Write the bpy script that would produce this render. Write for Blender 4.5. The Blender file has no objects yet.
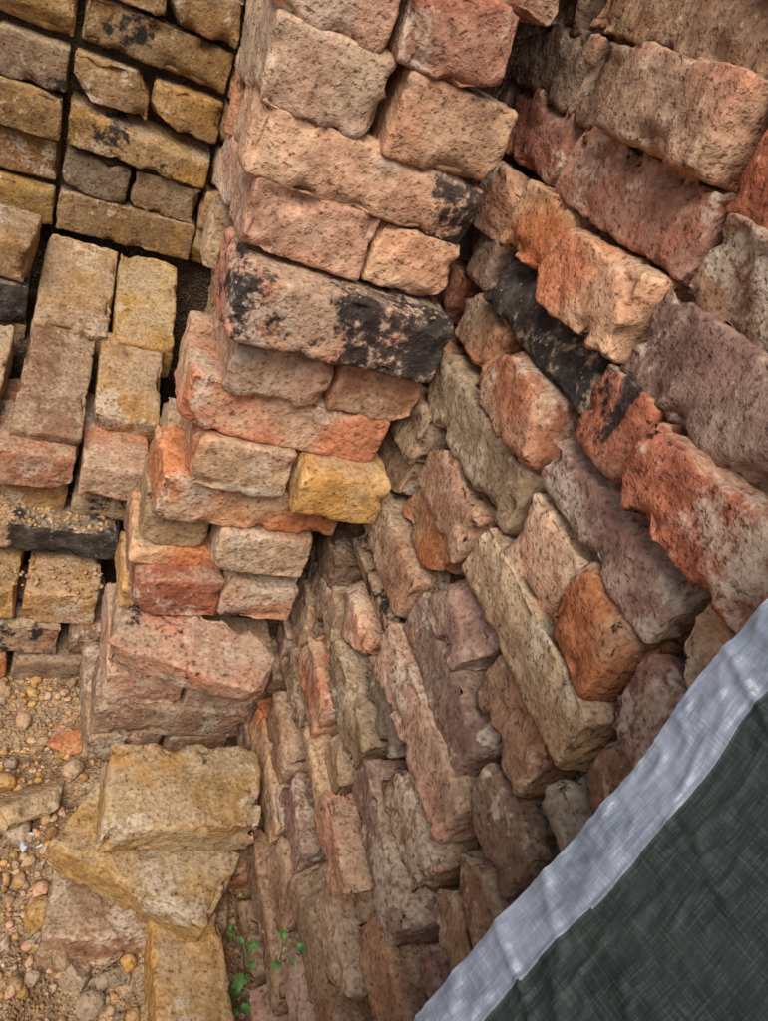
import bpy, math, random
import numpy as np
random.seed(7)
scene=bpy.context.scene
scene.view_settings.view_transform='Standard'
scene.view_settings.look='None'
scene.view_settings.exposure=0
# ------------------------------------------------------------ numpy noise
def _h(ix,iy,iz):
    n=(ix.astype(np.int64)*73856093)^(iy.astype(np.int64)*19349663)^(iz.astype(np.int64)*83492791)
    n=(n^(n>>13))&0x7fffffff
    n=(n*1274126177+911)&0x7fffffff
    n=(n^(n>>15))&0x7fffffff
    n=(n*69069+12345)&0x7fffffff
    return ((n>>8)&0xffff)/65535.0
def vnoise(p):
    f=np.floor(p);t=p-f;t=t*t*(3-2*t);i=f.astype(np.int64)
    x,y,z=i[:,0],i[:,1],i[:,2];tx,ty,tz=t[:,0],t[:,1],t[:,2]
    r=0
    for dx in(0,1):
        for dy in(0,1):
            for dz in(0,1):
                w=(tx if dx else 1-tx)*(ty if dy else 1-ty)*(tz if dz else 1-tz)
                r=r+w*_h(x+dx,y+dy,z+dz)
    return r*2-1
def fbm(p,o=3):
    s=0;a=1;q=p
    for k in range(o):
        s=s+a*vnoise(q+17.3*k);a*=.5;q=q*2.03
    return s
# ------------------------------------------------------------ materials
def mat(name):
    m=bpy.data.materials.new(name);m.use_nodes=True
    nt=m.node_tree;b=nt.nodes['Principled BSDF'];return m,nt,b
class N:
    def __init__(s,nt): s.nt=nt
    def new(s,t,**k):
        n=s.nt.nodes.new(t)
        for a,v in k.items(): setattr(n,a,v)
        return n
    def put(s,sock,v):
        if isinstance(v,bpy.types.NodeSocket): s.nt.links.new(v,sock)
        else:
            if isinstance(v,(tuple,list)) and len(v)==3 and sock.type=='RGBA': v=(*v,1)
            sock.default_value=v
    def noise(s,vec,scale,detail=4,rough=.5,dist=0):
        n=s.new('ShaderNodeTexNoise');s.put(n.inputs['Vector'],vec);n.inputs['Scale'].default_value=scale
        n.inputs['Detail'].default_value=detail;n.inputs['Roughness'].default_value=rough;n.inputs['Distortion'].default_value=dist
        return n.outputs[0]
    def vor(s,vec,scale,feat='F1'):
        n=s.new('ShaderNodeTexVoronoi',feature=feat);s.put(n.inputs['Vector'],vec);n.inputs['Scale'].default_value=scale
        return n.outputs
    def rng(s,v,a,b,c=0.,d=1.,sm=True):
        n=s.new('ShaderNodeMapRange')
        if sm:n.interpolation_type='SMOOTHSTEP'
        for i,x in enumerate((v,a,b,c,d)): s.put(n.inputs[i],x)
        return n.outputs[0]
    def mth(s,op,a,b=0.,c=0.):
        n=s.new('ShaderNodeMath',operation=op);s.put(n.inputs[0],a);s.put(n.inputs[1],b);s.put(n.inputs[2],c);return n.outputs[0]
    def vm(s,op,a,b=(0,0,0),sc=None):
        n=s.new('ShaderNodeVectorMath',operation=op);s.put(n.inputs[0],a);s.put(n.inputs[1],b)
        if sc is not None:s.put(n.inputs[3],sc)
        return n.outputs[0]
    def mix(s,f,a,b,bt='MIX'):
        n=s.new('ShaderNodeMix',data_type='RGBA',blend_type=bt);s.put(n.inputs[0],f);s.put(n.inputs[6],a);s.put(n.inputs[7],b);return n.outputs[2]
    def attr(s,name):
        n=s.new('ShaderNodeAttribute');n.attribute_name=name;return n.outputs
    def bump(s,h,dist,strn=1.,nrm=None):
        n=s.new('ShaderNodeBump');n.inputs['Strength'].default_value=strn;n.inputs['Distance'].default_value=dist
        s.put(n.inputs['Height'],h)
        if nrm is not None:s.put(n.inputs['Normal'],nrm)
        return n.outputs[0]
def brick_material():
    # Col = fired clay colour, Par = (soot field, lime field, dust field) stored per vertex
    m,nt,b=mat('aged_brick');n=N(nt)
    col=n.attr('Col')[0]
    par=n.new('ShaderNodeSeparateColor');n.put(par.inputs[0],n.attr('Par')[0])
    stain,lime,dust=par.outputs[0],par.outputs[1],par.outputs[2]
    v=n.new('ShaderNodeTexCoord').outputs['Object']
    A=n.noise(v,55,4,.64)
    B=n.noise(n.vm('ADD',v,(4.1,7.7,2.3)),210,2,.55)
    c=n.mix(1.,col,n.mix(n.rng(A,.3,.7),(.74,.70,.67),(1.17,1.17,1.16)),'MULTIPLY')
    c=n.mix(1.,c,n.mix(n.rng(B,.3,.7),(.83,.82,.81),(1.14,1.14,1.14)),'MULTIPLY')
    Ao=n.mth('MULTIPLY',n.mth('SUBTRACT',A,.5),.95);Bo=n.mth('MULTIPLY',n.mth('SUBTRACT',B,.5),.28)
    AB=n.mth('ADD',Ao,Bo)
    lm=n.rng(n.mth('ADD',lime,AB),.63,.80)
    c=n.mix(n.mth('MULTIPLY',lm,.66),c,n.mix(n.rng(B,.35,.65),(.40,.31,.22),(.60,.50,.385)))
    st=n.rng(n.mth('SUBTRACT',stain,AB),.67,.82)
    c=n.mix(n.mth('MULTIPLY',st,.93),c,n.mix(n.rng(A,.4,.65),(.016,.015,.015),(.07,.06,.054)))
    pit=n.rng(B,.29,.36,1.,0.)
    c=n.mix(n.mth('MULTIPLY',pit,.65),c,(.055,.033,.024))
    wh=n.rng(B,.69,.73)
    c=n.mix(n.mth('MULTIPLY',wh,.5),c,(.62,.53,.42))
    geo=n.new('ShaderNodeNewGeometry')
    sx=n.new('ShaderNodeSeparateXYZ');n.put(sx.inputs[0],geo.outputs['Normal'])
    du=n.mth('MULTIPLY',n.rng(sx.outputs[2],.5,.9),n.rng(n.mth('ADD',dust,AB),.38,.62))
    c=n.mix(n.mth('MULTIPLY',du,.55),c,n.mix(n.rng(B,.3,.7),(.27,.18,.11),(.44,.325,.21)))
    n.put(b.inputs['Base Color'],c)
    b.inputs['Roughness'].default_value=.92
    b.inputs['Specular IOR Level'].default_value=.2
    h=n.mth('ADD',A,n.mth('MULTIPLY',n.rng(B,.26,.5),.16))
    n.put(b.inputs['Normal'],n.bump(h,.0058,.85))
    return m
def soil_material(name,ca,cb):
    m,nt,b=mat(name);n=N(nt)
    v=n.new('ShaderNodeTexCoord').outputs['Object']
    A=n.noise(v,60,4,.68)
    c=n.mix(n.rng(n.noise(v,9,2,.6),.35,.65),ca,cb)
    c=n.mix(1.,c,n.mix(n.rng(A,.3,.7),(.55,.52,.5),(1.3,1.27,1.25)),'MULTIPLY')
    vo=n.vor(v,190)
    c=n.mix(n.rng(vo[0],.15,.45,.55,0.),c,n.mix(n.rng(A,.45,.6),(.33,.18,.08),(.46,.37,.26)))
    c=n.mix(1.,c,n.mix(n.rng(n.noise(v,520,1),.35,.65),(.65,.65,.65),(1.2,1.2,1.2)),'MULTIPLY')
    n.put(b.inputs['Base Color'],c);b.inputs['Roughness'].default_value=.97;b.inputs['Specular IOR Level'].default_value=.15
    h=n.mth('ADD',A,n.mth('MULTIPLY',n.rng(vo[0],0,.6,1.,0.),.35))
    n.put(b.inputs['Normal'],n.bump(h,.009,.9))
    return m
BRICK=brick_material()
SOIL=soil_material('sandy_soil',(.27,.17,.09),(.42,.29,.17))
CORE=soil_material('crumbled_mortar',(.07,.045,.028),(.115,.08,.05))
# ------------------------------------------------------------ colours
PAL={'O':((.48,.185,.075),(.47,.29,.165)),'P':((.51,.275,.17),(.54,.385,.255)),'R':((.36,.125,.07),(.38,.205,.14)),
'D':((.17,.10,.062),(.24,.155,.10)),'M':((.31,.17,.125),(.38,.25,.18)),'B':((.30,.17,.10),(.37,.25,.155)),
'T':((.40,.26,.145),(.45,.32,.195)),'Y':((.50,.28,.085),(.50,.34,.165)),'U':((.53,.35,.215),(.51,.29,.18)),
'G':((.32,.24,.165),(.39,.31,.22)),'C':((.41,.23,.085),(.43,.275,.14)),'L':((.29,.21,.12),(.36,.255,.16)),
'V':((.52,.21,.11),(.51,.325,.205)),'W':((.46,.335,.185),(.45,.26,.085)),'Q':((.46,.205,.12),(.43,.275,.18))}
FRESH=np.array((.54,.18,.08))
# ------------------------------------------------------------ brick mesh builder
_tpl={}
def template(nx,ny,nz):
    k=(nx,ny,nz)
    if k in _tpl:return _tpl[k]
    idx={};vs=[];fs=[]
    def g(i,j,l):
        q=(i,j,l)
        if q not in idx: idx[q]=len(vs);vs.append(q)
        return idx[q]
    for i in range(nx):
        for j in range(ny):
            fs.append((g(i,j,0),g(i,j+1,0),g(i+1,j+1,0),g(i+1,j,0)))
            fs.append((g(i,j,nz),g(i+1,j,nz),g(i+1,j+1,nz),g(i,j+1,nz)))
    for i in range(nx):
        for l in range(nz):
            fs.append((g(i,0,l),g(i+1,0,l),g(i+1,0,l+1),g(i,0,l+1)))
            fs.append((g(i,ny,l),g(i,ny,l+1),g(i+1,ny,l+1),g(i+1,ny,l)))
    for j in range(ny):
        for l in range(nz):
            fs.append((g(0,j,l),g(0,j,l+1),g(0,j+1,l+1),g(0,j+1,l)))
            fs.append((g(nx,j,l),g(nx,j+1,l),g(nx,j+1,l+1),g(nx,j,l+1)))
    _tpl[k]=(np.array(vs),np.array(fs));return _tpl[k]
def rotm(rx,ry,rz):
    cx,sx,cy,sy,cz,sz=[f(math.radians(a)) for a in(rx,ry,rz) for f in(math.cos,math.sin)]
    X=np.array([[1,0,0],[0,cx,-sx],[0,sx,cx]]);Y=np.array([[cy,0,sy],[0,1,0],[-sy,0,cy]]);Z=np.array([[cz,-sz,0],[sz,cz,0],[0,0,1]])
    return Z@Y@X
def nrm01(x): return np.clip(x/1.75*.62+.5,0,1)
class Buf:
    def __init__(s,tone=1.): s.v=[];s.f=[];s.c=[];s.p=[];s.n=0;s.tone=tone
    def add(s,v,f,c,p):
        k=len(v);s.v.append(v);s.f.append(f+s.n);s.n+=k
        for L,x in((s.c,c),(s.p,p)):
            x=np.asarray(x,float)
            if x.ndim==1:x=np.tile(x,(k,1))
            L.append(np.concatenate([x[:,:3],np.ones((k,1))],1))
    def brick(s,cen,dim,rot=(0,0,0),col='B',stain=0.,lime=None,res=.0065,rough=1.,rad=None,sg=None,cuts=None):
        dim=np.array(dim);h=dim/2
        r=rad if rad else random.uniform(.0032,.0062)
        nn=[max(7,int((d-2*r)/res)+4) for d in dim]
        t,f=template(*nn)
        P=np.empty(t.shape)
        for a in range(3):
            xs=np.concatenate([[-h[a],-h[a]+.35*r],np.linspace(-h[a]+r,h[a]-r,nn[a]-3),[h[a]-.35*r,h[a]]])
            P[:,a]=xs[t[:,a]]
        P0=P.copy()
        q=np.clip(P,-(h-r),h-r);d=P-q
        L=np.linalg.norm(d,axis=1,keepdims=True)+1e-9
        dn=d/L
        P=q+dn*np.minimum(r,L*1.0+r)
        sd=random.uniform(0,500)
        S=P+sd
        near=np.clip((np.abs(P0)-(h-.016))/.016,0,1)
        e=np.sort(near,axis=1);edge=e[:,1]
        mid=fbm(S*38+31,3);fine=fbm(S*150+77,2);big=vnoise(S*14)
        chip=np.clip(fbm(S*46+99,2)-.22,0,.6)
        disp=(big*.0014+mid*.0011+fine*.0008)*rough-edge*chip*.022*rough
        sp=np.clip((fbm(S*17+200,2)-.58)*7,0,1)
        disp-=sp*.0034*rough
        P=P+dn*disp[:,None]
        nc=random.choice([1,2,3,4,5]) if cuts is None else cuts
        for _ in range(nc):
            sg_=np.array([random.choice((-1,1)) for _ in range(3)])
            wv=np.array([random.uniform(.25,1) for _ in range(3)])
            if random.random()<.4: wv[int(np.argmax(dim))]=.04
            nv=sg_*wv;nv=nv/np.linalg.norm(nv)
            lim=float((h*np.abs(nv)).sum())-random.uniform(.004,.016)*rough
            pr=P@nv-lim+fine*.0012+mid*.0020
            P=P-np.outer(np.clip(pr,0,None),nv)
        warp=np.stack([vnoise(S*7+5),vnoise(S*7+25),vnoise(S*7+45)],1)*.0024*rough
        P=P+warp
        P[:,2]+=P[:,0]*random.uniform(-.015,.015)
        a,b=[np.array(x) for x in PAL[col]]
        k=random.uniform(.84,1.18);w=random.uniform(-.05,.07)
        tint=np.array([k*(1+w),k,k*(1-w)])
        f1=np.clip((nrm01(fbm(S*15+11,3))-.5)*3.6+.5+random.uniform(-.35,.35),0,1)
        C=a[None]*(1-f1[:,None])+b[None]*f1[:,None]
        C=C*tint
        fl=np.clip((fbm(S*26+60,3)-.62)*4,0,1)[:,None]*.55
        if col in 'YCTGLW': fl=fl*.35
        C=C*(1-fl)+(FRESH*.5+C*.5)*fl
        C=C*(1+.10*edge[:,None])
        g=np.clip(nrm01(fbm(S*10+500,3))*1.6-.6+random.uniform(-.15,.15)+vnoise(S*55+40)*.10,0,1)[:,None]
        C=C*(1-.40*g)+np.array((.085,.066,.048))*(.40*g)
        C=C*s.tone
        stf=nrm01(fbm(S*16+150,3))
        am=np.full(len(P),stain*.62)
        if sg is not None:
            fr=P0[:,sg[0]]/dim[sg[0]]+.5
            m=np.clip((fr-sg[1])/.12,0,1)*np.clip((sg[2]-fr)/.12,0,1)
            am=am*m
        stf=stf*.6+am
        li=random.uniform(0,.5) if lime is None else lime
        lif=nrm01(fbm(S*19+260,3))+li*.26-.07
        duf=nrm01(fbm(S*24+360,3))
        P=P@rotm(*rot).T+np.array(cen)
        s.add(P,f,C,np.stack([stf,lif,duf],1))
    def obj(s,name,material,parent=None,smooth=True,origin=None):
        v=np.concatenate(s.v);f=np.concatenate(s.f)
        if origin is not None: v=v-np.array(origin)
        me=bpy.data.meshes.new(name)
        k=f.shape[1]
        me.vertices.add(len(v));me.vertices.foreach_set('co',v.ravel())
        me.loops.add(f.size);me.loops.foreach_set('vertex_index',f.ravel().astype(np.int32))
        me.polygons.add(len(f));me.polygons.foreach_set('loop_start',np.arange(0,f.size,k,dtype=np.int32))
        me.update(calc_edges=True)
        if smooth: me.polygons.foreach_set('use_smooth',np.ones(len(f),bool))
        for nm,L in(('Col',s.c),('Par',s.p)):
            at=me.attributes.new(nm,'FLOAT_COLOR','POINT');at.data.foreach_set('color',np.concatenate(L).ravel())
        me.materials.append(material);me.validate()
        o=bpy.data.objects.new(name,me);scene.collection.objects.link(o)
        if origin is not None:o.location=origin
        if parent:o.parent=parent
        return o
def empty(name):
    o=bpy.data.objects.new(name,None);scene.collection.objects.link(o);o.empty_display_size=.1;return o
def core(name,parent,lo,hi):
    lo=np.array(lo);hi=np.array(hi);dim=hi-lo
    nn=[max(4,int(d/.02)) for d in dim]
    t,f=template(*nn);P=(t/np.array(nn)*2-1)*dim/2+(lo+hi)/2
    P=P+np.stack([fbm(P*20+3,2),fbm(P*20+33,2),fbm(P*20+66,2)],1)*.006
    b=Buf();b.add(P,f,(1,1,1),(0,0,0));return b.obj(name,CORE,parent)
U=random.uniform
# ============================================================ BRICK PIER
pier=empty('brick_pier')
b=Buf(1.10)
Yp=.62
# (z mid, thickness, [(x0,x1,front offset,colour,stain,lime,sootrange)])
PC=[
(1.075,.062,[(.12,.33,0,'P',0,.3)]),
(1.013,.062,[(.115,.21,0,'O',0,.2),(.215,.31,.0,'R',0,.1)]),
(.952,.060,[(.112,.32,.0,'P',0,.4)]),
(.893,.064,[(.112,.203,.0,'P',0,.4),(.209,.296,-.012,'R',0,.15)]),
(.832,.064,[(.117,.213,0,'U',0,.45),(.218,.322,-.006,'V',.0,.3)]),
(.775,.058,[(.120,.324,-.004,'U',.80,.2,(0,.66,1.2))]),
(.720,.060,[(.128,.240,0,'P',0,.3),(.245,.330,.004,'U',0,.3)]),
(.652,.066,[(.130,.340,-.032,'Q',.70,.35)]),
(.583,.060,[(.152,.252,-.006,'U',0,.3),(.257,.350,-.002,'P',0,.3)]),
(.528,.060,[(.122,.335,.004,'V',0,.15)]),
(.467,.062,[(.143,.246,-.006,'O',.0,.2),(.252,.352,-.030,'Y',.1,.4)]),
(.408,.060,[(.118,.328,.008,'O',0,.1)]),
(.347,.058,[(.118,.192,.035,'C',.3,.1),(.197,.306,.0,'U',.1,.5)]),
(.305,.030,[(.112,.318,.03,'O',.2,.1)]),
(.262,.062,[(.118,.218,.006,'R',.1,.3),(.224,.322,.012,'P',.1,.4)]),
(.200,.060,[(.115,.325,.068,'C',.2,.1)]),
(.145,.052,[(.118,.32,.02,'B',.1,.3)]),
(.090,.062,[(.114,.215,.006,'P',.15,.4),(.221,.318,.004,'V',.1,.4)]),
(.028,.062,[(.110,.318,.0,'B',.3,.3)]),
(-.034,.062,[(.105,.205,.0,'B',.3,.2),(.21,.30,0,'B',.2,.3)]),
]
for k,(z,th,L) in enumerate(PC):
    for it in L:
        x0,x1,o,c,st,li=it[:6];sgr=it[6] if len(it)>6 else None
        dep=.105 if (x1-x0>.15 or x1-x0<.08) else .17
        y=Yp+o
        b.brick(((x0+x1)/2,y+dep/2,z+U(-.001,.001)),(x1-x0,dep,th),(U(-1.5,1.5),U(-1.3,1.3),U(-2.5,2.5)),c,st,li,res=.0042,sg=sgr)
    y=Yp+max(.01,L[0][2])+(.112 if L[0][1]-L[0][0]>.15 or L[0][1]-L[0][0]<.08 else .175)
    lim=.775 if z>.45 else .80
    while y<lim-.03:
        ln=min(.10,lim-y+U(-.01,.02))
        xo=.122+U(-.012,.014)+(.012 if z<.35 else 0)
        b.brick((xo+.05,y+ln/2,z+U(-.003,.003)),(.10,ln-.006,th),(U(-2,2),U(-2,2),U(-3,3)),random.choice('TPVQBBUO'),U(0,.3),None,res=.007)
        y+=ln
    y=lim+.01
    while y<1.26:
        ln=random.choice([.10,.205]);ln=min(ln,1.29-y)
        if ln<.04:break
        b.brick((.235+U(-.008,.008)+.05,y+ln/2,z+U(-.003,.003)),(.10,ln-.006,th),(U(-2,2),U(-2,2),U(-3,3)),random.choice('TCBDCL'),U(.1,.5),.1,res=.012)
        y+=ln
b.obj('pier_bricks',BRICK,pier)
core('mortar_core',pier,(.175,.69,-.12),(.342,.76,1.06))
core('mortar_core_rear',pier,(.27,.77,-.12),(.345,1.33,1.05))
# ============================================================ RIGHT RETAINING WALL (faces -X)
wall=empty('brick_retaining_wall')
b=Buf(1.0)
def XS(z): return .362 if z>.4 else .362-.05*(.4-z)/.45
W=[
(1.085,.060,[(.80,.60,'B',0,0),(.595,.40,'M',0,0),(.39,.19,'R',0,0),(.185,-.02,'B',0,0)]),
(1.022,.060,[(.90,.70,'D',0,0),(.69,.49,'R',0,0),(.48,.38,'P',0,0),(.37,.17,'M',0,0)]),
(.962,.058,[(.88,.665,'D',.3,0),(.655,.432,'B',.1,0),(.425,.22,'R',0,0)]),
(.907,.060,[(.99,.81,'D',.3,0),(.80,.614,'D',.25,.006),(.608,.550,'D',.3,.004),(.545,.412,'Q',.0,-.014),(.403,.30,'R',.1,-.004),(.295,.1,'B',0,0)]),
(.850,.061,[(.95,.74,'M',.2,0),(.726,.594,'R',.1,.004),(.588,.396,'R',.2,0),(.388,.22,'B',.2,-.008)]),
(.788,.063,[(.86,.72,'B',.2,0),(.712,.626,'P',0,.0),(.620,.540,'O',.1,-.004),(.535,.405,'V',.0,-.010),(.398,.235,'M',.1,-.014),(.225,.05,'M',.1,0)]),
(.733,.059,[(.84,.72,'B',.2,0),(.706,.628,'M',.2,.006),(.620,.412,'B',.90,0),(.404,.335,'R',.74,-.010),(.325,.19,'R',.1,-.02),(.18,.02,'M',.1,0)]),
(.676,.060,[(.80,.672,'R',.3,0),(.664,.556,'O',.1,.004),(.548,.418,'V',.0,-.006),(.410,.240,'M',.1,0),(.232,.19,'P',0,0),(.185,.03,'G',0,0)]),
(.615,.062,[(.75,.64,'B',.3,0),(.630,.412,'T',.1,.006),(.405,.322,'P',.1,-.008),(.312,.238,'O',.0,-.010),(.232,.14,'M',.0,0),(.13,.0,'G',.0,0)]),
(.552,.064,[(.70,.585,'B',.3,0),(.577,.440,'U',.1,0),(.431,.225,'T',.1,-.006),(.218,.10,'B',.1,0)]),
(.492,.058,[(.72,.60,'B',.2,0),(.590,.458,'O',.2,.006),(.446,.352,'M',.1,-.004),(.343,.238,'B',.1,-.002),(.23,.03,'G',.1,0)]),
(.436,.056,[(.66,.476,'B',.35,0),(.466,.292,'M',.1,-.006),(.282,.19,'D',.4,-.002),(.18,.0,'M',.1,0)]),
(.381,.054,[(.645,.480,'L',.65,-.004),(.472,.262,'M',.1,-.012),(.252,.16,'B',.1,0),(.15,-.02,'M',.1,0)]),
(.327,.054,[(.611,.497,'P',.1,-.008),(.49,.37,'G',.1,0),(.362,.247,'B',.1,-.006),(.24,.12,'B',.1,0),(.11,-.02,'M',.1,0)]),
(.273,.054,[(.66,.555,'B',.2,0),(.546,.398,'L',.2,-.004),(.39,.22,'M',.1,-.01),(.21,.0,'M',.1,0)]),
(.218,.055,[(.602,.482,'V',.0,-.006),(.47,.405,'T',.1,.004),(.398,.280,'P',.0,-.022),(.272,.07,'B',.1,-.004)]),
(.162,.055,[(.64,.53,'B',.2,0),(.52,.33,'T',.2,0),(.32,.21,'B',.1,-.012),(.2,.0,'M',.1,0)]),
(.107,.055,[(.60,.49,'B',.1,0),(.48,.375,'M',.1,0),(.365,.16,'B',.1,-.008),(.15,-.02,'M',.1,0)]),
(.052,.055,[(.63,.43,'O',.1,0),(.42,.32,'B',.15,-.004),(.31,.11,'M',.1,-.006),(.10,-.02,'M',.1,0)]),
(-.004,.056,[(.58,.48,'B',.2,0),(.47,.27,'B',.1,-.004),(.26,.16,'O',.1,0),(.15,-.02,'M',.1,0)]),
(-.062,.058,[(.63,.43,'O',.1,-.006),(.42,.32,'B',.15,-.008),(.31,.11,'M',.1,-.006)]),
]
for k,(z,th,L) in enumerate(W):
    far=L[0][0];near=L[-1][1]
    items=[(a,c,cc,st,of)for(a,c,cc,st,of)in L]
    y=far+.008
    while y<1.25:
        ln=random.choice([.1,.205]);items.append((y+ln,y,random.choice('BDM'),.2,0));y+=ln+.008
    y=near-.008
    while y>-.3:
        ln=random.choice([.1,.205]);items.append((y,y-ln,random.choice('MBGP'),.1,U(-.006,.006)));y-=ln+.008
    for(ya,yb,c,st,of)in items:
        ln=ya-yb
        dep=.11 if ln>.14 else .17
        x=XS(z)+of+U(-.007,.005)
        vis=-.02<yb<.75
        b.brick((x+dep/2,(ya+yb)/2,z),(dep,ln-.003,th-.0005),(U(-2,2),U(-5,5),U(-4,4)),c,st,None if c!='R' else .25,res=.0046 if vis else .014,rough=1.6 if vis else 1.1,sg=(1,.25,1.3) if (c=='R' and st>.5) else None)
b.obj('wall_bricks',BRICK,wall)
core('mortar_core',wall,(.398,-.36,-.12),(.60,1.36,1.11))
# ============================================================ BACK WALL (yellow stock brick)
back=empty('yellow_brick_wall')
b=Buf(.70)  # darker tone: dirtier brick, plus overhang shade put into the colour
for k in range(11):
    z=.450+.067*k
    stretcher=(k%2==0)
    x=-.02-.215*4 if stretcher else -.02-.1075*8
    ln=.215 if stretcher else .1075
    while x<.36:
        dep=.102 if stretcher else .17
        c=random.choice('YCCTCYYC') if k<9 else random.choice('CBLD')
        vis=x>-.3 and k<7
        l2=ln+U(-.006,.004)
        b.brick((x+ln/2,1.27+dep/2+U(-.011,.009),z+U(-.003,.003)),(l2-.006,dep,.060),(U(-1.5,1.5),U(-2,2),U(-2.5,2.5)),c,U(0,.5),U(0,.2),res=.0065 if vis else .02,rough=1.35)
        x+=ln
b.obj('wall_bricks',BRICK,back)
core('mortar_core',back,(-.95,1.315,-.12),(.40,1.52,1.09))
# ============================================================ STEPPED FOOTING
foot=empty('stepped_brick_footing')
b=Buf(.88)  # bricks toned down a little: dirt, with some shade painted into their colour
for (x,w,c,st) in((.028,.106,'C',.0),(.132,.092,'Y',.1)):
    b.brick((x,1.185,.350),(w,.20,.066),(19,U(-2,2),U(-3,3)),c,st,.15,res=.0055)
for (x,w,c,st,yy,zz,ln) in((.012,.090,'B',.1,1.012,.282,.205),(.114,.092,'C',.3,1.035,.292,.165),(-.10,.1,'T',.2,1.0,.275,.2),(-.21,.1,'Y',.2,1.,.275,.2),(-.32,.1,'T',.2,1.,.275,.2),(-.43,.1,'C',.2,1.,.275,.2)):
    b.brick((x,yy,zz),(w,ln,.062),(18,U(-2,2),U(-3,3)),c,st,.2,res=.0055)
for k,z in enumerate((.235,.30,.365,.43)):
    x=-.036
    while x>-.8:
        ln=random.choice([.1,.205]) 
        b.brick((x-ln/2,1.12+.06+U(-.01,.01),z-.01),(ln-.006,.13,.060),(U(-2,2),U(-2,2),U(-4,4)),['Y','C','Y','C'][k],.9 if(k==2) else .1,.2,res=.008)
        x-=ln
def row(z,y,th,items,dep=.13,cols='CTY'):
    for it in items:
        x0,x1,c,st,of=it[:5]
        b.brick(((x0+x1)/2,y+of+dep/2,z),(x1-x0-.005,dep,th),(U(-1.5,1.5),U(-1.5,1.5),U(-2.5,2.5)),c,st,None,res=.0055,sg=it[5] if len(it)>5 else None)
    x=min(i[0] for i in items)
    while x>-.85:
        ln=random.choice([.1,.205])
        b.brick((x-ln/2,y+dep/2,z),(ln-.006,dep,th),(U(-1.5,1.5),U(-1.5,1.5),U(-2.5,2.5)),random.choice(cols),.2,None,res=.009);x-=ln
row(.232,.880,.058,[(-.055,.05,'V',.1,0),(.055,.15,'V',0,-.01)],dep=.20)
row(.172,.905,.056,[(-.05,.05,'C',.2,0),(.055,.15,'T',.3,-.008)])
row(.122,.862,.048,[(-.12,-.055,'T',.2,0),(-.05,.135,'T',1.05,-.004,(0,.1,1.2))],dep=.20)
row(.052,.800,.062,[(-.10,.005,'Y',.1,0),(.01,.115,'C',.1,0)],dep=.20,cols='TYC')
row(-.012,.792,.056,[(-.10,.07,'B',.65,0),(.075,.13,'B',.2,0)],cols='BTC')
row(-.072,.785,.056,[(-.12,.0,'O',.15,0),(.005,.11,'B',.2,0)])
b.obj('footing_bricks',BRICK,foot)
core('rubble_core',foot,(-.9,.96,-.13),(.16,1.33,.175))
core('rubble_core_upper',foot,(-.88,1.10,.10),(.155,1.34,.295))
# ============================================================ LOOSE BRICKS
def loose(cen,dim,rot,col,st=.1,li=.3,rough=1.2,name='brick',cuts=None):
    q=Buf();q.brick(cen,dim,rot,col,st,li,res=.0040,rough=rough,cuts=cuts);return q.obj(name,BRICK,origin=cen)
loose((.203,.598,.205),(.190,.086,.050),(8,-3,-24),'Q',.2,.2,1.5)
loose((.212,.497,.052),(.186,.112,.058),(2,1,-3),'W',.36,.5,1.5)
loose((.180,.452,-.012),(.205,.100,.056),(-2,2,-33),'W',.15,.3)
loose((.185,.440,-.072),(.215,.150,.055),(1,0,-6),'B',.3,.2)
loose((.232,.300,-.052),(.084,.200,.060),(-2,0,2),'Y',.1,.1)
loose((.095,.380,-.085),(.060,.080,.04),(10,5,40),'G',.1,.3,2,name='stone',cuts=7)
loose((.045,.560,-.055),(.080,.060,.05),(10,8,30),'Y',.05,.1,2.2,name='brick_fragment',cuts=8)
loose((.155,.385,-.075),(.055,.045,.035),(10,8,60),'T',.05,.3,2.2,name='brick_fragment',cuts=7)
loose((.150,.345,-.085),(.05,.035,.03),(10,18,20),'G',.05,.3,2.2,name='brick_fragment',cuts=7)
loose((.085,.665,-.075),(.06,.04,.035),(15,8,-20),'O',.05,.2,2.2,name='brick_fragment',cuts=7)
loose((.060,.450,-.085),(.035,.028,.022),(15,8,70),'C',.05,.2,2.,name='brick_fragment',cuts=7)
# ============================================================ GROUND
def axis(fine0,fine1,step):
    a=list(np.arange(fine0,fine1+1e-6,step))
    d=step
    x=fine1
    while x<400: d*=1.35;x+=d;a.append(x)
    d=step;x=fine0
    while x>-400: d*=1.35;x-=d;a.insert(0,x)
    return np.array(a)
gx=axis(-.55,.60,.0065);gy=axis(.05,1.50,.0065)
X,Y=np.meshgrid(gx,gy,indexing='ij')
P=np.stack([X.ravel(),Y.ravel(),np.zeros(X.size)],1)
def sst(x,a,c): t=np.clip((x-a)/(c-a),0,1);return t*t*(3-2*t)
def floor_z(P):
    return -.093+.035*np.exp(-(((P[:,0]-.2)/.15)**2+((P[:,1]-.55)/.15)**2))+.01*sst(P[:,0],.0,.3)+fbm(P*9,3)*.010+fbm(P*45+9,3)*.0045
rise=np.maximum.reduce([sst(P[:,0],.50,.58),sst(P[:,1],1.42,1.50),sst(-P[:,0],1.1,2.4),sst(-P[:,1],.5,1.6)])
near=(np.abs(P[:,0])<1.5)&(np.abs(P[:,1])<2)
far=fbm(P*.4,3)*.08
P[:,2]=floor_z(P*np.array([1,1,0]))+rise*1.16+np.where(near,0,far)*rise
nx,ny=len(gx),len(gy)
I=np.arange(nx*ny).reshape(nx,ny)
F=np.stack([I[:-1,:-1],I[1:,:-1],I[1:,1:],I[:-1,1:]],-1).reshape(-1,4)
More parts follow.
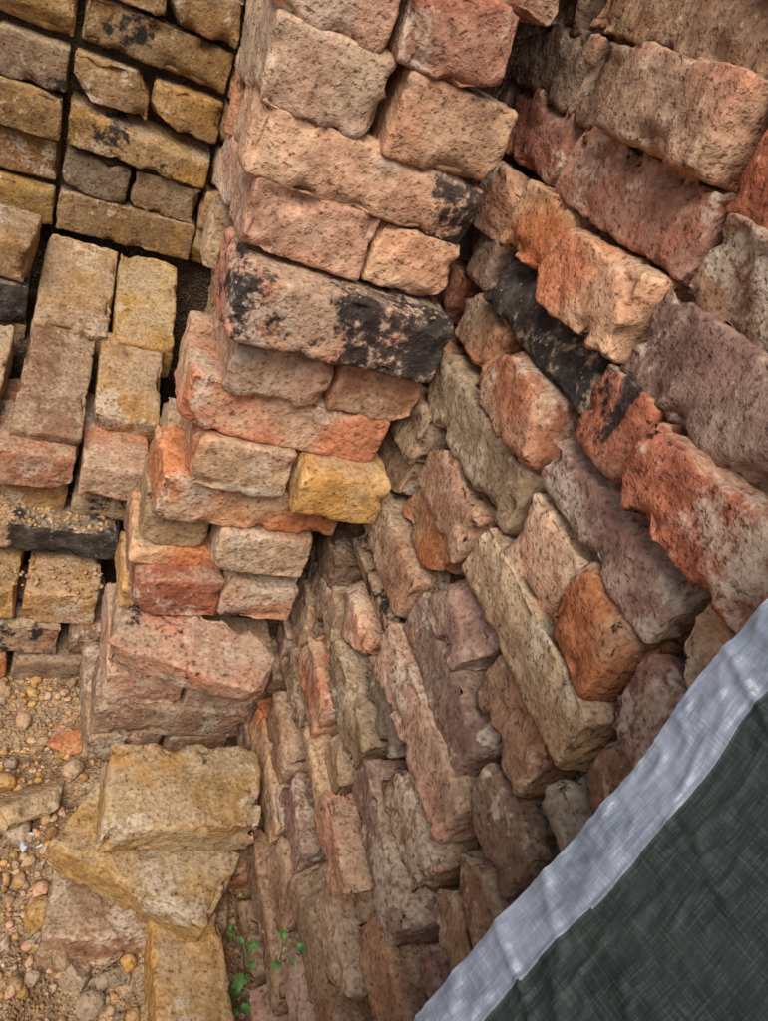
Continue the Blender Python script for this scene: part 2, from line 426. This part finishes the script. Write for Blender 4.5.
g=Buf();g.add(P,F,(1,1,1),(0,0,0));g.obj('ground',SOIL)
# ============================================================ RUBBLE
import bmesh
bm=bmesh.new();bmesh.ops.create_icosphere(bm,subdivisions=2,radius=1.)
iv=np.array([v.co[:] for v in bm.verts]);ifc=np.array([[v.index for v in f.verts] for f in bm.faces]);bm.free()
def gh(x,y): return float(floor_z(np.array([[x,y,0.]]))[0])
rb=Buf()
def stone(x,y,z,s,col,kk=None):
    S=iv*np.array([s*U(.7,1.4),s*U(.6,1.1),s*U(.5,.9)])
    sd=U(0,300)
    dirs=np.random.RandomState(int(sd*1000)).normal(size=(7,3));dirs/=np.linalg.norm(dirs,axis=1,keepdims=True)
    for d in dirs:
        pr=S@d;lim=s*.55;S=S-np.outer(np.clip(pr-lim,0,None),d)
    S=S+vnoise(S*(1.6/s)+sd)[:,None]*iv*s*.12
    S=S@rotm(U(0,30),U(0,30),U(0,360)).T+np.array([x,y,z])
    a,c=PAL[col];k=kk or U(.75,1.45)
    rb.add(S,ifc,[q*k for q in a],(U(.2,.4),U(.3,.7),.5))
for i in range(4200):
    x=U(-.32,.33);y=U(.14,.80)
    if .11<x<.31 and y>.42: 
        if random.random()<.8: x=U(-.3,.10)
    r_=random.random()
    s=U(.0015,.004) if r_<.62 else (U(.004,.007) if r_<.89 else (U(.007,.012) if r_<.98 else U(.012,.021)))
    stone(x,y,gh(x,y)+s*.4,s,random.choice('YYTTCGUPTC'))
for i in range(420):
    y=U(.862,.905);x=U(-.3,.11);s=U(.0015,.0055);stone(x,y,.147+s*.3,s,random.choice('TTYGC'))
for i in range(150):
    y=U(.80,.86);x=U(-.3,.11);s=U(.0015,.005);stone(x,y,.083+s*.3,s,random.choice('TTYGC'))
for (zt,y0,y1,x0,x1) in((.685,.592,.612,.14,.335),(.558,.626,.640,.13,.15),(.438,.63,.65,.125,.32),(.121,.63,.64,.13,.31)):
    for i in range(26):
        s=U(.001,.0028);stone(U(x0,x1),U(y0,y1),zt+s*.3,s,random.choice('TUGT'),1.)
rb.obj('rubble',BRICK,smooth=False)
# ============================================================ TARPAULIN
O=np.array([.243,.127,.653]);E=np.array([-.117,-.078,-.199]);E/=np.linalg.norm(E);T=np.array([.14,-.97,.215]);T/=np.linalg.norm(T)
Nn=np.cross(E,T);Nn/=np.linalg.norm(Nn)
if Nn[0]>0:Nn=-Nn
ss=np.arange(-.33,.74,.0020);tt=np.concatenate([np.arange(0,.06,.0011),np.arange(.06,.5,.0025)])
A,B=np.meshgrid(ss,tt,indexing='ij');s1=A.ravel();t1=B.ravel()
def ridge(q,o=2,pw=1.):
    s=0;a=1
    for k in range(o):
        s=s+a*(1-np.abs(vnoise(q+9.1*k)))**pw;a*=.5;q=q*2.1
    return s
Z0=0*s1
wr=fbm(np.stack([s1*6+3,t1*5,Z0],1),2)*.009
wr+=ridge(np.stack([(s1*.8+t1*.6)*18,(t1*.8-s1*.6)*7,Z0+5],1),2,3)*.0045
hemw=np.exp(-np.clip(t1-.03,0,1)*25)
wr+=ridge(np.stack([s1*70-t1*25,t1*26+s1*12,Z0+9],1),2,4)*.0022*(.15+.85*hemw)
wr+=ridge(np.stack([s1*40+t1*60,t1*90-s1*20,Z0+29],1),2,4)*.0011*(.1+.9*hemw)
bw=.026-.035*np.clip(s1,0,.4)+fbm(np.stack([s1*12,Z0,Z0+3],1),2)*.0012
hem=np.where(t1<bw,.0012,0)-.0010*np.exp(-((t1-bw+.002)/.0015)**2)
pos=O+np.outer(s1,E)+np.outer(t1+fbm(np.stack([s1*14,Z0,Z0],1),3)*.0020,T)+np.outer(wr-.004+hem,Nn)
pos[:,0]=np.where(pos[:,0]>.30,.30+.035*np.tanh((pos[:,0]-.30)/.035),pos[:,0])
nx,ny=len(ss),len(tt);I=np.arange(nx*ny).reshape(nx,ny)
F=np.stack([I[:-1,:-1],I[1:,:-1],I[1:,1:],I[:-1,1:]],-1).reshape(-1,4)
tb=Buf();tb.add(pos,F,(1,1,1),np.stack([s1,t1,(t1<bw)*1.],1))
m,nt,bs=mat('woven_polythene');n=N(nt)
pr=n.new('ShaderNodeSeparateColor');n.put(pr.inputs[0],n.attr('Par')[0])
s_,t_=pr.outputs[0],pr.outputs[1]
cvn=n.new('ShaderNodeCombineXYZ');n.put(cvn.inputs[0],s_);n.put(cvn.inputs[1],t_);cv=cvn.outputs[0]
band=n.rng(pr.outputs[2],.4,.6)
st1=n.vm('MULTIPLY',cv,(60.,900.,1.));st2=n.vm('MULTIPLY',cv,(900.,60.,1.))
w1=n.noise(st1,1.,2,.6);w2=n.noise(st2,1.,2,.6)
wb=n.mth('ADD',n.mth('MULTIPLY',w1,.5),n.mth('MULTIPLY',w2,.5))
na=n.noise(cv,26,5,.6);nb=n.noise(cv,110,4,.7)
sil=n.mix(n.rng(na,.35,.65),(.115,.13,.16),(.20,.222,.26))
sil=n.mix(n.rng(wb,.45,.62,0,.3),sil,(.30,.32,.36))
sil=n.mix(n.rng(nb,.55,.72,0,.5),sil,(.13,.125,.11))
grn=n.mix(n.rng(na,.35,.65),(.004,.007,.006),(.012,.019,.014))
grn=n.mix(n.rng(wb,.48,.62,0,.5),grn,(.04,.058,.043))
grn=n.mix(n.rng(nb,.60,.75,0,.3),grn,(.09,.085,.065))
n.put(bs.inputs['Base Color'],n.mix(band,grn,sil))
n.put(bs.inputs['Roughness'],n.mth('SUBTRACT',.70,n.mth('MULTIPLY',band,.34)))
h=n.mth('ADD',n.mth('MULTIPLY',wb,.30),n.mth('MULTIPLY',nb,.35))
n.put(bs.inputs['Normal'],n.bump(h,.0018,.8))
tb.obj('tarpaulin',m)
# ============================================================ WEEDS
lm,nt,bs=mat('weed_leaf');n=N(nt)
v=n.new('ShaderNodeTexCoord').outputs['Object']
n.put(bs.inputs['Base Color'],n.mix(n.noise(v,150,3),(.06,.15,.025),(.12,.25,.05)));bs.inputs['Roughness'].default_value=.55
def weed(cen,n_l,size):
    vs=[];fs=[]
    for i in range(n_l):
        an=U(0,6.28);rr=U(.3,1.)*size;L=U(.4,.8)*size
        tip=np.array([math.cos(an)*rr,math.sin(an)*rr,U(.35,.9)*size])
        k=len(vs);w=.0006
        for p in((0,0,-.006),tuple(tip)):
            vs+= [(p[0]-w,p[1],p[2]),(p[0]+w,p[1],p[2]),(p[0],p[1]+w,p[2])]
        fs+=[(k,k+1,k+4,k+3),(k+1,k+2,k+5,k+4),(k+2,k,k+3,k+5)]
        d=np.array([math.cos(an+U(-.6,.6)),math.sin(an+U(-.6,.6)),U(-.2,.25)]);d/=np.linalg.norm(d)
        sd=np.cross(d,(0,0,1));sd/=np.linalg.norm(sd);up=np.cross(sd,d)
        k=len(vs);vs.append(tuple(tip+d*L*.5))
        m_=18
        for j in range(m_):
            a=2*math.pi*j/m_;r=.5*L*(1+.22*math.cos(5*a))
            p=tip+d*(L*.5+r*math.cos(a))+sd*(r*.85*math.sin(a))+up*(-.15*L*abs(math.cos(a))+.12*L*abs(math.sin(a)))
            vs.append(tuple(p))
        for j in range(m_): fs.append((k,k+1+j,k+1+(j+1)%m_))
    me=bpy.data.meshes.new('small_weed');me.from_pydata(vs,[],fs);me.materials.append(lm)
    o=bpy.data.objects.new('small_weed',me);o.location=cen;scene.collection.objects.link(o)
weed((.285,.300,-.072),8,.024)
weed((.296,.290,.095),4,.016)
weed((.298,.335,-.03),4,.015)
weed((.288,.370,-.072),3,.012)
# plastic scrap
vs=[];fs=[]
for i in range(9):
    for j in range(4):
        vs.append((i*.006,j*.006+.004*math.sin(i*1.1),.004*math.sin(i*1.7+j)+.004*math.cos(j*2.)))
for i in range(8):
    for j in range(3):
        k=i*4+j;fs.append((k,k+4,k+5,k+1))
me=bpy.data.meshes.new('plastic_scrap');me.from_pydata(vs,[],fs)
pm,nt,bs=mat('clear_plastic');bs.inputs['Base Color'].default_value=(.6,.62,.66,1);bs.inputs['Roughness'].default_value=.3
me.materials.append(pm);o=bpy.data.objects.new('plastic_scrap',me);o.location=(.045,.50,-.068);o.rotation_euler=(.2,.1,.5);scene.collection.objects.link(o)
# ============================================================ LIGHT
w=bpy.data.worlds.new('World');scene.world=w;w.use_nodes=True
nt=w.node_tree;bg=nt.nodes['Background'];sk=nt.nodes.new('ShaderNodeTexSky');sk.sky_type='NISHITA';sk.sun_disc=False
sd=np.array([-.35,-.50,.85]);sd/=np.linalg.norm(sd)
sk.sun_elevation=math.asin(sd[2]);sk.sun_rotation=math.atan2(sd[0],sd[1])
sk.air_density=1.;sk.dust_density=3.
nt.links.new(sk.outputs[0],bg.inputs[0]);bg.inputs[1].default_value=.15
L=bpy.data.lights.new('sun','SUN');L.energy=3.0;L.angle=math.radians(38);L.color=(1,.96,.9)
lo=bpy.data.objects.new('sun',L);scene.collection.objects.link(lo)
from mathutils import Vector,Matrix
lo.rotation_euler=Vector(sd).to_track_quat('Z','Y').to_euler()
# ============================================================ CAMERA
cam=bpy.data.cameras.new('camera');co=bpy.data.objects.new('camera',cam);scene.collection.objects.link(co)
r=Vector((.892,-.264,.365)).normalized();bk=Vector((-.433,-.723,.538)).normalized();up=bk.cross(r).normalized();r=up.cross(bk)
M=Matrix(((r.x,up.x,bk.x,0),(r.y,up.y,bk.y,0),(r.z,up.z,bk.z,.9),(0,0,0,1)))
co.matrix_world=M
cam.sensor_fit='HORIZONTAL';cam.sensor_width=36;cam.lens=34.45;cam.clip_start=.01;cam.clip_end=1500
scene.camera=co
